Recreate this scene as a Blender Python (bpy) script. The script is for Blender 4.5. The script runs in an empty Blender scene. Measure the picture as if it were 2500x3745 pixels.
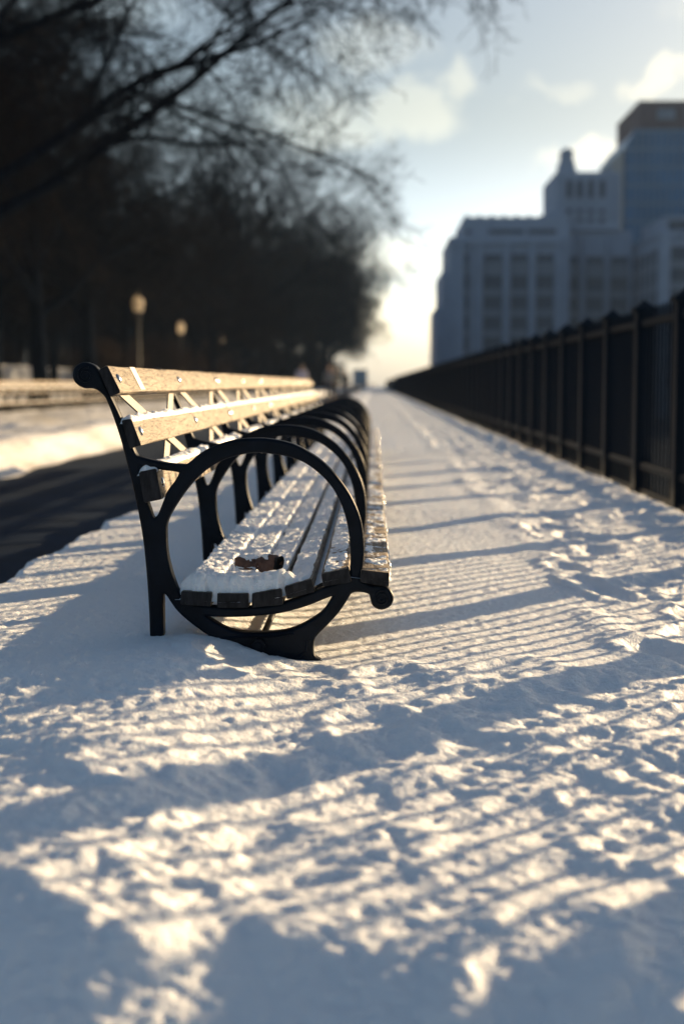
import bpy, math, random
import numpy as np
from mathutils import Vector, Quaternion

C = bpy.context.scene.collection
SC = bpy.context.scene
R = math.radians

# ------------------------------------------------------------------ camera
cam_d = bpy.data.cameras.new('camera')
cam = bpy.data.objects.new('camera', cam_d)
C.objects.link(cam)
SC.camera = cam
cam.location = (0, 0, 0.74)
cam.rotation_euler = (R(90 - 5.158), 0, R(1.2417))
cam_d.sensor_fit = 'VERTICAL'
cam_d.sensor_height = 36
cam_d.sensor_width = 24
cam_d.lens = 50
cam_d.clip_start = 0.05
cam_d.clip_end = 5000
cam_d.dof.use_dof = True
cam_d.dof.focus_distance = 3.88
cam_d.dof.aperture_fstop = 2.0

# ------------------------------------------------------------------ light
SUN_EL, SUN_AZ = 12.0, 43.0          # azimuth from +Y towards +X
SUN_DIR = Vector((math.sin(R(SUN_AZ)) * math.cos(R(SUN_EL)),
                  math.cos(R(SUN_AZ)) * math.cos(R(SUN_EL)), math.sin(R(SUN_EL))))
sd = bpy.data.lights.new('sun', 'SUN')
sun = bpy.data.objects.new('sun', sd)
C.objects.link(sun)
sd.energy = 5.0
sd.angle = R(0.53)
sd.color = (1.0, 0.73, 0.42)
sun.rotation_euler = (-SUN_DIR).to_track_quat('-Z', 'Y').to_euler()
sun.location = (20, 20, 30)

world = bpy.data.worlds.new('World')
SC.world = world
world.use_nodes = True
SC.view_settings.view_transform = 'Standard'
SC.view_settings.look = 'None'
SC.view_settings.exposure = 1.32
SC.view_settings.gamma = 1.0
SC.view_settings.use_curve_mapping = False
SC.cycles.use_denoising = True
SC.cycles.max_bounces = 6
SC.cycles.transparent_max_bounces = 8


def build_world():
    nt = world.node_tree
    nt.nodes.clear()
    N = nt.nodes.new
    L = nt.links.new
    out = N('ShaderNodeOutputWorld')
    bg = N('ShaderNodeBackground')
    bg.inputs['Strength'].default_value = 0.050
    L(bg.outputs[0], out.inputs[0])
    sky = N('ShaderNodeTexSky')
    sky.sky_type = 'NISHITA'
    sky.sun_disc = False
    sky.sun_elevation = R(SUN_EL)
    sky.sun_rotation = R(SUN_AZ)
    sky.air_density = 1.0
    sky.dust_density = 1.9
    sky.ozone_density = 1.65
    tc = N('ShaderNodeTexCoord')
    sep = N('ShaderNodeSeparateXYZ')
    L(tc.outputs['Generated'], sep.inputs[0])
    az = N('ShaderNodeMath'); az.operation = 'ARCTAN2'
    L(sep.outputs['X'], az.inputs[0]); L(sep.outputs['Y'], az.inputs[1])
    el = N('ShaderNodeMath'); el.operation = 'ARCSINE'
    L(sep.outputs['Z'], el.inputs[0])
    comb = N('ShaderNodeCombineXYZ')
    L(az.outputs[0], comb.inputs['X']); L(el.outputs[0], comb.inputs['Y'])
    noi = N('ShaderNodeTexNoise')
    noi.inputs['Scale'].default_value = 17
    noi.inputs['Detail'].default_value = 8
    noi.inputs['Roughness'].default_value = 0.62
    L(comb.outputs[0], noi.inputs['Vector'])
    sub = N('ShaderNodeVectorMath'); sub.operation = 'SUBTRACT'
    L(noi.outputs['Color'], sub.inputs[0]); sub.inputs[1].default_value = (0.5, 0.5, 0.5)
    scl = N('ShaderNodeVectorMath'); scl.operation = 'MULTIPLY'
    L(sub.outputs[0], scl.inputs[0]); scl.inputs[1].default_value = (0.11, 0.075, 0)
    add = N('ShaderNodeVectorMath'); add.operation = 'ADD'
    L(comb.outputs[0], add.inputs[0]); L(scl.outputs[0], add.inputs[1])
    # clouds: azimuth, elevation, half width, half height (degrees), weight
    clouds = [(3.25, 11.7, 1.2, 0.8, 1.0), (1.3, 10.6, 2.3, 0.9, 1.0), (-0.2, 12.8, 2.0, 1.1, 0.9),
              (-1.8, 10.4, 2.6, 1.4, 0.9), (11.0, 11.5, 1.7, 0.5, 1.0), (6.9, 11.3, 1.0, 0.5, 0.45),
              (8.3, 8.7, 2.0, 0.55, 0.9), (0.6, 5.2, 2.4, 0.8, 0.6), (1.2, 2.6, 3.0, 1.0, 0.5),
              (-12, 15, 6, 2, 0.7), (16, 14, 4, 1.2, 0.8), (30, 12, 9, 1.6, 0.8), (-35, 18, 9, 2.4, 0.6),
              (55, 17, 9, 2, 0.8), (6, 27, 7, 2.2, 0.5)]
    prev = None
    for a, e, w, h, k in clouds:
        s = N('ShaderNodeVectorMath'); s.operation = 'SUBTRACT'
        L(add.outputs[0], s.inputs[0]); s.inputs[1].default_value = (R(a), R(e), 0)
        m = N('ShaderNodeVectorMath'); m.operation = 'MULTIPLY'
        L(s.outputs[0], m.inputs[0]); m.inputs[1].default_value = (1 / R(w), 1 / R(h), 0)
        ln = N('ShaderNodeVectorMath'); ln.operation = 'LENGTH'
        L(m.outputs[0], ln.inputs[0])
        mr = N('ShaderNodeMapRange'); mr.interpolation_type = 'SMOOTHSTEP'
        mr.inputs['From Min'].default_value = 1.25
        mr.inputs['From Max'].default_value = 0.35
        mr.inputs['To Min'].default_value = 0
        mr.inputs['To Max'].default_value = k
        L(ln.outputs['Value'], mr.inputs['Value'])
        if prev is None:
            prev = mr.outputs[0]
        else:
            mx = N('ShaderNodeMath'); mx.operation = 'MAXIMUM'
            L(prev, mx.inputs[0]); L(mr.outputs[0], mx.inputs[1])
            prev = mx.outputs[0]
    cl = N('ShaderNodeMix'); cl.data_type = 'RGBA'; cl.blend_type = 'MULTIPLY'
    L(prev, cl.inputs['Factor'])
    L(sky.outputs[0], cl.inputs['A'])
    cl.inputs['B'].default_value = (1.50, 1.36, 1.18, 1)
    # bright bank of thin mist low over the horizon
    mist = N('ShaderNodeMapRange'); mist.interpolation_type = 'SMOOTHSTEP'
    mist.inputs['From Min'].default_value = R(11)
    mist.inputs['From Max'].default_value = R(0.5)
    mist.inputs['To Min'].default_value = 0
    mist.inputs['To Max'].default_value = 1
    L(el.outputs[0], mist.inputs['Value'])
    ml = N('ShaderNodeMix'); ml.data_type = 'RGBA'; ml.blend_type = 'MULTIPLY'
    L(mist.outputs[0], ml.inputs['Factor'])
    L(cl.outputs['Result'], ml.inputs['A'])
    ml.inputs['B'].default_value = (2.0, 2.25, 3.0, 1)
    L(ml.outputs['Result'], bg.inputs['Color'])


build_world()


# ------------------------------------------------------------------ helpers
def tag(o, label=None, cat=None, group=None, kind=None):
    if label: o['label'] = label
    if cat: o['category'] = cat
    if group: o['group'] = group
    if kind: o['kind'] = kind
    return o


def empty(name, loc=(0, 0, 0), rz=0.0):
    o = bpy.data.objects.new(name, None)
    C.objects.link(o)
    o.location = loc
    o.rotation_euler = (0, 0, rz)
    o.empty_display_size = 0.2
    return o


def link(name, me, parent=None, loc=None):
    o = bpy.data.objects.new(name, me)
    C.objects.link(o)
    if parent: o.parent = parent
    if loc: o.location = loc
    return o


def copy_tree(o, parent=None):
    c = o.copy()
    C.objects.link(c)
    if parent: c.parent = parent
    for ch in list(o.children):
        copy_tree(ch, c)
    return c


class MB:
    """collects vertices and faces and links them as one mesh"""
    def __init__(self):
        self.v, self.f = [], []

    def box(self, x0, x1, y0, y1, z0, z1):
        n = len(self.v)
        self.v += [(x0, y0, z0), (x1, y0, z0), (x1, y1, z0), (x0, y1, z0),
                   (x0, y0, z1), (x1, y0, z1), (x1, y1, z1), (x0, y1, z1)]
        self.f += [tuple(n + i for i in q) for q in
                   ((3, 2, 1, 0), (4, 5, 6, 7), (0, 1, 5, 4), (1, 2, 6, 5), (2, 3, 7, 6), (3, 0, 4, 7))]
        return self

    def tube(self, pts, rad, sides=6, caps=True):
        pts = [Vector(p) for p in pts]
        n0 = len(self.v)
        up = Vector((0.13, 0.21, 0.97))
        for i, p in enumerate(pts):
            d = (pts[min(i + 1, len(pts) - 1)] - pts[max(i - 1, 0)])
            if d.length < 1e-9: d = Vector((0, 0, 1))
            d.normalize()
            a = d.cross(up)
            if a.length < 0.05: a = d.cross(Vector((1, 0, 0)))
            a.normalize()
            b = d.cross(a)
            r = rad[i] if isinstance(rad, (list, tuple)) else rad
            for k in range(sides):
                t = 2 * math.pi * k / sides
                q = p + a * (r * math.cos(t)) + b * (r * math.sin(t))
                self.v.append((q.x, q.y, q.z))
        for i in range(len(pts) - 1):
            for k in range(sides):
                k2 = (k + 1) % sides
                self.f.append((n0 + i * sides + k, n0 + (i + 1) * sides + k,
                               n0 + (i + 1) * sides + k2, n0 + i * sides + k2))
        if caps:
            self.f.append(tuple(n0 + k for k in range(sides)))
            self.f.append(tuple(n0 + (len(pts) - 1) * sides + k for k in reversed(range(sides))))
        return self

    def lathe(self, prof, sides=16, cx=0, cy=0):
        n0 = len(self.v)
        for r, z in prof:
            for k in range(sides):
                t = 2 * math.pi * k / sides
                self.v.append((cx + r * math.cos(t), cy + r * math.sin(t), z))
        for i in range(len(prof) - 1):
            for k in range(sides):
                k2 = (k + 1) % sides
                self.f.append((n0 + i * sides + k, n0 + i * sides + k2,
                               n0 + (i + 1) * sides + k2, n0 + (i + 1) * sides + k))
        self.f.append(tuple(n0 + k for k in reversed(range(sides))))
        self.f.append(tuple(n0 + (len(prof) - 1) * sides + k for k in range(sides)))
        return self

    def add(self, verts, faces):
        n = len(self.v)
        self.v += [tuple(q) for q in verts]
        self.f += [tuple(n + i for i in f) for f in faces]
        return self

    def mesh(self, name, mat, smooth=None):
        me = bpy.data.meshes.new(name)
        me.from_pydata(self.v, [], self.f)
        me.materials.append(mat)
        if smooth is not None:
            me.shade_smooth()
            me.set_sharp_from_angle(angle=R(smooth))
        me.update()
        return me

    def build(self, name, mat, parent=None, smooth=None, loc=None):
        return link(name, self.mesh(name, mat, smooth), parent, loc)


# vectorised gradient noise
_rng = np.random.default_rng(7)
_perm = _rng.permutation(4096).astype(np.int64)
_gx = np.cos(_rng.uniform(0, 2 * np.pi, 4096)); _gy = np.sin(_rng.uniform(0, 2 * np.pi, 4096))


def pnoise(x, y, seed=0):
    xi = np.floor(x).astype(np.int64); yi = np.floor(y).astype(np.int64)
    xf = x - xi; yf = y - yi
    u = xf * xf * xf * (xf * (xf * 6 - 15) + 10); v = yf * yf * yf * (yf * (yf * 6 - 15) + 10)

    def g(ix, iy, fx, fy):
        h = _perm[(_perm[(ix + seed * 131) & 4095] + iy * 17) & 4095]
        return _gx[h] * fx + _gy[h] * fy
    a = g(xi, yi, xf, yf); b = g(xi + 1, yi, xf - 1, yf)
    c = g(xi, yi + 1, xf, yf - 1); d = g(xi + 1, yi + 1, xf - 1, yf - 1)
    return ((a * (1 - u) + b * u) * (1 - v) + (c * (1 - u) + d * u) * v) * 1.5


def fbm(x, y, seed=0, octv=4, gain=0.5):
    s = 0; a = 1.0; f = 1.0
    for i in range(octv):
        s = s + a * pnoise(x * f, y * f, seed + i * 7); a *= gain; f *= 2.03
    return s


def sstep(a, b, x):
    t = np.clip((x - a) / (b - a), 0, 1)
    return t * t * (3 - 2 * t)


def grid_mesh(name, X, Y, Z, mat):
    """X,Y,Z are 2-D arrays (rows, cols)"""
    r, c = X.shape
    me = bpy.data.meshes.new(name)
    co = np.stack([X, Y, Z], -1).reshape(-1, 3).astype(np.float32)
    i = np.arange(r * c).reshape(r, c)
    q = np.stack([i[:-1, :-1], i[:-1, 1:], i[1:, 1:], i[1:, :-1]], -1).reshape(-1, 4).astype(np.int32)
    me.vertices.add(r * c); me.vertices.foreach_set('co', co.ravel())
    me.loops.add(q.size); me.loops.foreach_set('vertex_index', q.ravel())
    me.polygons.add(len(q))
    me.polygons.foreach_set('loop_start', np.arange(0, q.size, 4, dtype=np.int32))
    me.polygons.foreach_set('use_smooth', np.ones(len(q), dtype=bool))
    me.materials.append(mat)
    me.update(calc_edges=True)
    return me


# ------------------------------------------------------------------ materials
def mat(name, col, rough=0.6, metal=0.0, spec=0.5, var=0.0, vscale=4.0, col2=None, stretch=(1, 1, 1),
        bump=0.0, bscale=40.0, bdist=0.004, per_object=False, detail=5.0):
    m = bpy.data.materials.new(name)
    m.use_nodes = True
    nt = m.node_tree
    b = nt.nodes['Principled BSDF']
    b.inputs['Base Color'].default_value = (*col, 1)
    b.inputs['Roughness'].default_value = rough
    b.inputs['Metallic'].default_value = metal
    b.inputs['Specular IOR Level'].default_value = spec
    tc = nt.nodes.new('ShaderNodeTexCoord')
    vec = tc.outputs['Object']
    if per_object:
        oi = nt.nodes.new('ShaderNodeObjectInfo')
        ad = nt.nodes.new('ShaderNodeVectorMath'); ad.operation = 'ADD'
        ml = nt.nodes.new('ShaderNodeVectorMath'); ml.operation = 'SCALE'
        cb = nt.nodes.new('ShaderNodeCombineXYZ')
        for k in range(3): nt.links.new(oi.outputs['Random'], cb.inputs[k])
        nt.links.new(cb.outputs[0], ml.inputs[0]); ml.inputs['Scale'].default_value = 37.0
        nt.links.new(vec, ad.inputs[0]); nt.links.new(ml.outputs[0], ad.inputs[1])
        vec = ad.outputs[0]
    if var > 0 or col2:
        mp = nt.nodes.new('ShaderNodeMapping')
        mp.inputs['Scale'].default_value = stretch
        nt.links.new(vec, mp.inputs[0])
        n = nt.nodes.new('ShaderNodeTexNoise')
        n.inputs['Scale'].default_value = vscale
        n.inputs['Detail'].default_value = detail
        n.inputs['Roughness'].default_value = 0.6
        nt.links.new(mp.outputs[0], n.inputs['Vector'])
        cr = nt.nodes.new('ShaderNodeValToRGB')
        c2 = col2 if col2 else tuple(c * (1 - var) for c in col)
        c1 = col if col2 else tuple(min(1, c * (1 + var)) for c in col)
        cr.color_ramp.elements[0].position = 0.36; cr.color_ramp.elements[1].position = 0.64
        cr.color_ramp.elements[0].color = (*c2, 1); cr.color_ramp.elements[1].color = (*c1, 1)
        nt.links.new(n.outputs['Fac'], cr.inputs[0])
        nt.links.new(cr.outputs[0], b.inputs['Base Color'])
    if bump > 0:
        n2 = nt.nodes.new('ShaderNodeTexNoise')
        n2.inputs['Scale'].default_value = bscale
        n2.inputs['Detail'].default_value = 4
        mp2 = nt.nodes.new('ShaderNodeMapping'); mp2.inputs['Scale'].default_value = stretch
        nt.links.new(vec, mp2.inputs[0]); nt.links.new(mp2.outputs[0], n2.inputs['Vector'])
        bp = nt.nodes.new('ShaderNodeBump')
        bp.inputs['Strength'].default_value = bump
        bp.inputs['Distance'].default_value = bdist
        nt.links.new(n2.outputs['Fac'], bp.inputs['Height'])
        nt.links.new(bp.outputs[0], b.inputs['Normal'])
    return m


M = {}
M['snow'] = mat('snow', (0.89, 0.915, 0.955), rough=0.5, spec=0.4, bump=0.85, bscale=95, bdist=0.006)
def grain(m, scale, dist, strength):
    nt = m.node_tree
    b = nt.nodes['Principled BSDF']
    old = b.inputs['Normal'].links[0].from_node
    tc = [n for n in nt.nodes if n.type == 'TEX_COORD'][0]
    v = nt.nodes.new('ShaderNodeTexVoronoi'); v.inputs['Scale'].default_value = scale
    nt.links.new(tc.outputs['Object'], v.inputs['Vector'])
    bp = nt.nodes.new('ShaderNodeBump')
    bp.inputs['Strength'].default_value = strength; bp.inputs['Distance'].default_value = dist
    nt.links.new(v.outputs['Distance'], bp.inputs['Height'])
    nt.links.new(old.outputs[0], bp.inputs['Normal'])
    nt.links.new(bp.outputs[0], b.inputs['Normal'])


grain(M['snow'], 320, 0.0022, 0.6)
_b = M['snow'].node_tree.nodes['Principled BSDF']
_b.inputs['Subsurface Weight'].default_value = 0.6
_b.inputs['Subsurface Radius'].default_value = (1.0, 0.9, 0.85)
_b.inputs['Subsurface Scale'].default_value = 0.010
M['far_snow'] = mat('snow_lawn', (0.84, 0.85, 0.88), rough=0.6, col2=(0.50, 0.47, 0.42), vscale=0.9,
                    stretch=(1, 0.35, 1), bump=0.6, bscale=5, bdist=0.06)
M['iron'] = mat('black_iron_paint', (0.003, 0.006, 0.0115), rough=0.45, spec=0.12, var=0.35, vscale=14,
                bump=0.25, bscale=70, bdist=0.002)
M['fence'] = mat('fence_paint', (0.0035, 0.009, 0.018), rough=0.55, spec=0.12, bump=0.2, bscale=60, bdist=0.002)
M['strap'] = mat('galvanised_strap', (0.17, 0.145, 0.115), rough=0.6, metal=0.1, var=0.15, vscale=20)
M['steel'] = mat('bolt_steel', (0.55, 0.54, 0.52), rough=0.25, metal=1.0, var=0.2, vscale=60)
M['asphalt'] = mat('wet_asphalt', (0.003, 0.012, 0.028), rough=0.6, spec=0.15, var=0.35, vscale=3, bump=0.5, bscale=60, bdist=0.01)
M['soil'] = mat('bare_soil', (0.045, 0.036, 0.028), rough=0.95, col2=(0.02, 0.018, 0.016), vscale=0.8, bump=0.6, bscale=6, bdist=0.05)
M['stone'] = mat('kerb_stone', (0.30, 0.25, 0.20), rough=0.85, var=0.25, vscale=5, bump=0.4, bscale=25, bdist=0.01)
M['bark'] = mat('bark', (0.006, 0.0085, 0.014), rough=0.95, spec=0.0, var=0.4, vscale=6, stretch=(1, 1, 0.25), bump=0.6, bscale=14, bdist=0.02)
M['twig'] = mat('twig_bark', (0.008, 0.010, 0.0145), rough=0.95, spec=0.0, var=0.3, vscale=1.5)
M['sunlit_twig'] = mat('sunlit_twig_bark', (0.0135, 0.0125, 0.0140), rough=0.95, spec=0.0, var=0.4, vscale=0.6)  # sunlit copy of the twig bark, the sun's brown put into the colour
M['shrub'] = mat('bare_shrub_stems', (0.028, 0.018, 0.015), rough=0.95, spec=0.1, var=0.3, vscale=2)
M['hedge'] = mat('dry_hedge', (0.075, 0.050, 0.038), rough=0.9, var=0.5, vscale=7)
M['wood_end'] = mat('slat_end_grain', (0.024, 0.024, 0.026), rough=0.9, spec=0.15, var=0.45, vscale=60, stretch=(1, 1, 0.3), bump=0.5, bscale=120, bdist=0.002)
M['limestone'] = mat('limestone', (0.32, 0.36, 0.45), rough=0.85, var=0.08, vscale=0.3)
M['limestone_dark'] = mat('spandrel_stone', (0.20, 0.22, 0.26), rough=0.8, var=0.12, vscale=0.3)
M['brick'] = mat('penthouse_brick', (0.12, 0.07, 0.065), rough=0.9, var=0.15, vscale=0.6)
M['win'] = mat('window_glass', (0.07, 0.085, 0.11), rough=0.5, spec=0.25, var=0.3, vscale=0.2)
M['tower_glass'] = mat('curtain_wall_glass', (0.020, 0.13, 0.28), rough=0.3, spec=0.4, var=0.35, vscale=0.12)
M['mullion'] = mat('mullion', (0.14, 0.22, 0.30), rough=0.5, metal=0.3)
M['rail'] = mat('galvanised_rail', (0.75, 0.75, 0.76), rough=0.6, metal=0.0)
M['lamp_post'] = mat('lamp_post_paint', (0.03, 0.032, 0.03), rough=0.5)
M['bag'] = mat('brown_paper', (0.17, 0.085, 0.055), rough=0.8, col2=(0.07, 0.035, 0.025), vscale=35, bump=0.6, bscale=60, bdist=0.004)
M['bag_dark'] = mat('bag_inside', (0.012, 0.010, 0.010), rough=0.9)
M['skin'] = mat('skin', (0.42, 0.26, 0.19), rough=0.6)
M['dark_cloth'] = mat('dark_coat_cloth', (0.015, 0.016, 0.02), rough=0.9, var=0.2)
M['navy'] = mat('navy_trousers_cloth', (0.02, 0.025, 0.04), rough=0.9, var=0.2)
M['pale_cloth'] = mat('pale_jacket_cloth', (0.50, 0.47, 0.58), rough=0.9, var=0.1)
M['grey_cloth'] = mat('grey_jacket_cloth', (0.17, 0.18, 0.20), rough=0.9, var=0.1)
M['hair_dark'] = mat('dark_hair', (0.02, 0.014, 0.01), rough=0.6)
M['hair_red'] = mat('reddish_hair', (0.18, 0.06, 0.035), rough=0.6)
M['truck'] = mat('truck_box_paint', (0.60, 0.64, 0.66), rough=0.5, var=0.08)
M['tyre'] = mat('tyre_rubber', (0.015, 0.015, 0.016), rough=0.9)
M['red'] = mat('tail_lamp_red', (0.45, 0.06, 0.04), rough=0.3)
M['sign'] = mat('sign_plate', (0.30, 0.36, 0.36), rough=0.5)
M['water'] = mat('river_water', (0.012, 0.022, 0.030), rough=0.45, spec=0.2, bump=0.5, bscale=0.6, bdist=0.2)


def wood_mat():
    m = bpy.data.materials.new('weathered_slat_wood')
    m.use_nodes = True
    nt = m.node_tree; N = nt.nodes.new; L = nt.links.new
    b = nt.nodes['Principled BSDF']
    b.inputs['Roughness'].default_value = 0.72
    b.inputs['Specular IOR Level'].default_value = 0.3
    tc = N('ShaderNodeTexCoord'); oi = N('ShaderNodeObjectInfo')
    cb = N('ShaderNodeCombineXYZ')
    for k in range(3): L(oi.outputs['Random'], cb.inputs[k])
    sc = N('ShaderNodeVectorMath'); sc.operation = 'SCALE'; sc.inputs['Scale'].default_value = 29
    L(cb.outputs[0], sc.inputs[0])
    ad = N('ShaderNodeVectorMath'); ad.operation = 'ADD'
    L(tc.outputs['Object'], ad.inputs[0]); L(sc.outputs[0], ad.inputs[1])
    mp = N('ShaderNodeMapping'); mp.inputs['Scale'].default_value = (1, 0.085, 1)
    L(ad.outputs[0], mp.inputs[0])
    n1 = N('ShaderNodeTexNoise'); n1.inputs['Scale'].default_value = 95; n1.inputs['Detail'].default_value = 6
    n1.inputs['Roughness'].default_value = 0.65; n1.inputs['Distortion'].default_value = 1.2
    L(mp.outputs[0], n1.inputs['Vector'])
    cr = N('ShaderNodeValToRGB')
    e = cr.color_ramp.elements
    e[0].position = 0.35; e[0].color = (0.035, 0.025, 0.018, 1)
    e[1].position = 0.60; e[1].color = (0.31, 0.25, 0.185, 1)
    e2 = cr.color_ramp.elements.new(0.46); e2.color = (0.185, 0.145, 0.102, 1)
    L(n1.outputs['Fac'], cr.inputs[0])
    n2 = N('ShaderNodeTexNoise'); n2.inputs['Scale'].default_value = 5; n2.inputs['Detail'].default_value = 3
    L(ad.outputs[0], n2.inputs['Vector'])
    mx = N('ShaderNodeMix'); mx.data_type = 'RGBA'; mx.blend_type = 'MULTIPLY'
    mx.inputs['Factor'].default_value = 0.35
    cr2 = N('ShaderNodeValToRGB'); cr2.color_ramp.elements[0].position = 0.35; cr2.color_ramp.elements[1].position = 0.65
    cr2.color_ramp.elements[0].color = (0.55, 0.55, 0.57, 1)
    L(n2.outputs['Fac'], cr2.inputs[0])
    L(cr.outputs[0], mx.inputs['A']); L(cr2.outputs[0], mx.inputs['B'])
    L(mx.outputs['Result'], b.inputs['Base Color'])
    bp = N('ShaderNodeBump'); bp.inputs['Strength'].default_value = 0.55; bp.inputs['Distance'].default_value = 0.003
    L(n1.outputs['Fac'], bp.inputs['Height']); L(bp.outputs[0], b.inputs['Normal'])
    return m


M['wood'] = wood_mat()


def globe_mat():
    m = bpy.data.materials.new('frosted_lamp_globe')
    m.use_nodes = True
    nt = m.node_tree
    b = nt.nodes['Principled BSDF']
    b.inputs['Base Color'].default_value = (0.85, 0.80, 0.72, 1)
    b.inputs['Roughness'].default_value = 0.25
    tr = nt.nodes.new('ShaderNodeBsdfTranslucent'); tr.inputs[0].default_value = (0.98, 0.90, 0.76, 1)
    n = nt.nodes.new('ShaderNodeTexNoise'); n.inputs['Scale'].default_value = 8
    mx = nt.nodes.new('ShaderNodeMixShader'); mx.inputs[0].default_value = 0.7
    nt.links.new(b.outputs[0], mx.inputs[1]); nt.links.new(tr.outputs[0], mx.inputs[2])
    nt.links.new(mx.outputs[0], nt.nodes['Material Output'].inputs[0])
    return m


M['globe'] = globe_mat()

# ------------------------------------------------------------------ ground, river, path, road, lawn
BX0, BX1 = -1.42, 1.84      # snowy walk between asphalt and fence


def footprints():
    rnd = random.Random(5)
    fp = []
    for i in range(210):
        y = 1.2 + 24 * rnd.random() ** 1.5
        x = 0.98 + rnd.gauss(0, 0.16) if rnd.random() < 0.45 else rnd.uniform(0.78, 1.72)
        if x < 0.76: continue
        if y < 1.9: continue
        fp.append((x, y, rnd.uniform(-0.5, 0.5), rnd.uniform(0.11, 0.16), rnd.uniform(0.055, 0.080), rnd.uniform(0.012, 0.032)))
    for i in range(46):
        fp.append((rnd.uniform(-0.5, 1.0), rnd.uniform(1.9, 3.6), rnd.uniform(-1.2, 1.2), rnd.uniform(0.09, 0.14), rnd.uniform(0.05, 0.075), rnd.uniform(0.004, 0.011)))
    return fp


def snow_h(X, Y):
    h = 0.058 * sstep(-0.16, -0.52, X)
    h = h + 0.013 * fbm(X / 1.3 + 3.1, Y / 1.5 + 1.7, 1, 2)
    h = h - 0.042 * sstep(3.55, 2.35, Y - 0.25 * X)
    h = h - 0.10 * sstep(1.98, 1.55, Y - 0.10 * np.abs(X) + 0.12 * pnoise(X / 0.6, Y / 0.7, 96))
    h = h - 0.045 * sstep(-0.25, -0.90, X + 0.10 * pnoise(X / 0.4, Y / 0.4, 97)) * sstep(3.35, 2.75, Y)
    edge = 0.70 + 0.05 * pnoise(Y / 1.6, Y * 0, 33)
    right = sstep(edge - 0.10, edge + 0.25, X + 0.10 * pnoise(X / 0.2, Y / 0.25, 34))
    near = sstep(3.75, 3.45, Y + 0.25 * pnoise(X / 0.5, Y / 0.5, 40))
    left = sstep(-0.55, -0.9, X)
    rough = np.clip(0.14 + 0.86 * np.maximum(np.maximum(right * 0.55, near * 0.9), 0.6 * left), 0, 1)
    rough = rough * (0.20 + 0.46 * sstep(-0.35, 0.45, fbm(X / 0.55, Y / 0.7, 50, 2)))
    b1 = fbm(X / 0.17, Y / 0.15, 3, 2); b2 = fbm(X / 0.052, Y / 0.048, 11, 2); b3 = fbm(X / 0.024, Y / 0.024, 19, 2); b5 = pnoise(X / 0.011, Y / 0.012, 25); b4 = fbm(X / 0.21, Y / 0.26, 29, 2)
    lump = 0.0030 * b1 + 0.0070 * np.clip(b2 + 0.02, 0, 0.6) * (0.4 + sstep(-0.2, 0.3, b4)) + 0.0036 * b3 + 0.0016 * b5
    h = h + rough * lump + 0.0026 * b3 + 0.0011 * b5 + 0.0015 * b2 + 0.0035 * fbm(X / 0.42, Y / 0.36, 44, 2)
    # raised lip along the trodden side, then lower trodden snow
    h = h + 0.009 * np.exp(-((X - edge - 0.03) / 0.075) ** 2) * (0.5 + sstep(-0.3, 0.3, pnoise(Y / 0.45, X / 0.4, 60)))
    h = h - 0.012 * right
    dep = np.zeros_like(h); rim = np.zeros_like(h)
    for x, y, a, l, w, d in footprints():
        dy = Y - y; dx = X - x
        s = (np.abs(dy) < 0.45) & (np.abs(dx) < 0.4)
        if not s.any(): continue
        u = dx[s] * math.cos(a) + dy[s] * math.sin(a); v = -dx[s] * math.sin(a) + dy[s] * math.cos(a)
        q = np.sqrt((u / w) ** 2 + (v / l) ** 2)
        dep[s] = np.maximum(dep[s], d * sstep(1.5, 0.3, q))
        rim[s] = np.maximum(rim[s], 0.009 * np.exp(-((q - 1.5) / 0.4) ** 2))
    chew = 1 + 0.35 * fbm(X / 0.08, Y / 0.08, 77, 2)
    h = h - dep + rim * chew
    h = h + right * 0.011 * np.clip(fbm(X / 0.16, Y / 0.22, 61, 3), -0.3, 0.8)
    # trodden bootprints in the near left corner, softer
    h = h + 0.009 * near * sstep(0.0, 0.6, fbm(X / 0.4, Y / 0.28, 90, 2))
    # edges
    ew = 0.06 * fbm(Y / 0.5, X * 0 + 0.3, 71, 4)
    h = h - 0.20 * sstep(BX0 + 0.14 + ew, BX0 + 0.02 + ew, X)
    h = h + 0.012 * sstep(1.62, 1.74, X) - 0.30 * sstep(1.80, 1.835, X + 0.006 * pnoise(Y / 0.25, X * 0, 72))
    return h


def build_snow_walk():
    xs = np.linspace(BX0, BX1, 432)
    ys = np.concatenate([np.linspace(-5, 0.85, 50), np.geomspace(0.9, 16, 880), np.geomspace(16.2, 420, 170)])
    X, Y = np.meshgrid(xs, ys)
    Z = snow_h(X, Y)
    o = link('snowy_walk', grid_mesh('snowy_walk', X, Y, Z, M['snow']))
    tag(o, kind='structure')


build_snow_walk()


def lawn_h(X, Y):
    d = -3.42 - X          # distance left of the road edge
    z = 0.17 * sstep(-0.25, 0.35, d + 0.12 * pnoise(Y / 1.7, X * 0 + 2, 5)) - 0.10
    z = z + 0.09 * np.exp(-((d - 0.45) / 0.35) ** 2)
    z = z + 0.05 * fbm(X / 1.7, Y / 2.6, 8, 3) * sstep(0.1, 0.8, d)
    z = z + 0.02 * fbm(X / 0.4, Y / 0.5, 9, 2) * sstep(0.1, 0.8, d)
    z = z - 0.07 * sstep(3.5, 5.3, d)
    return z


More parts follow.
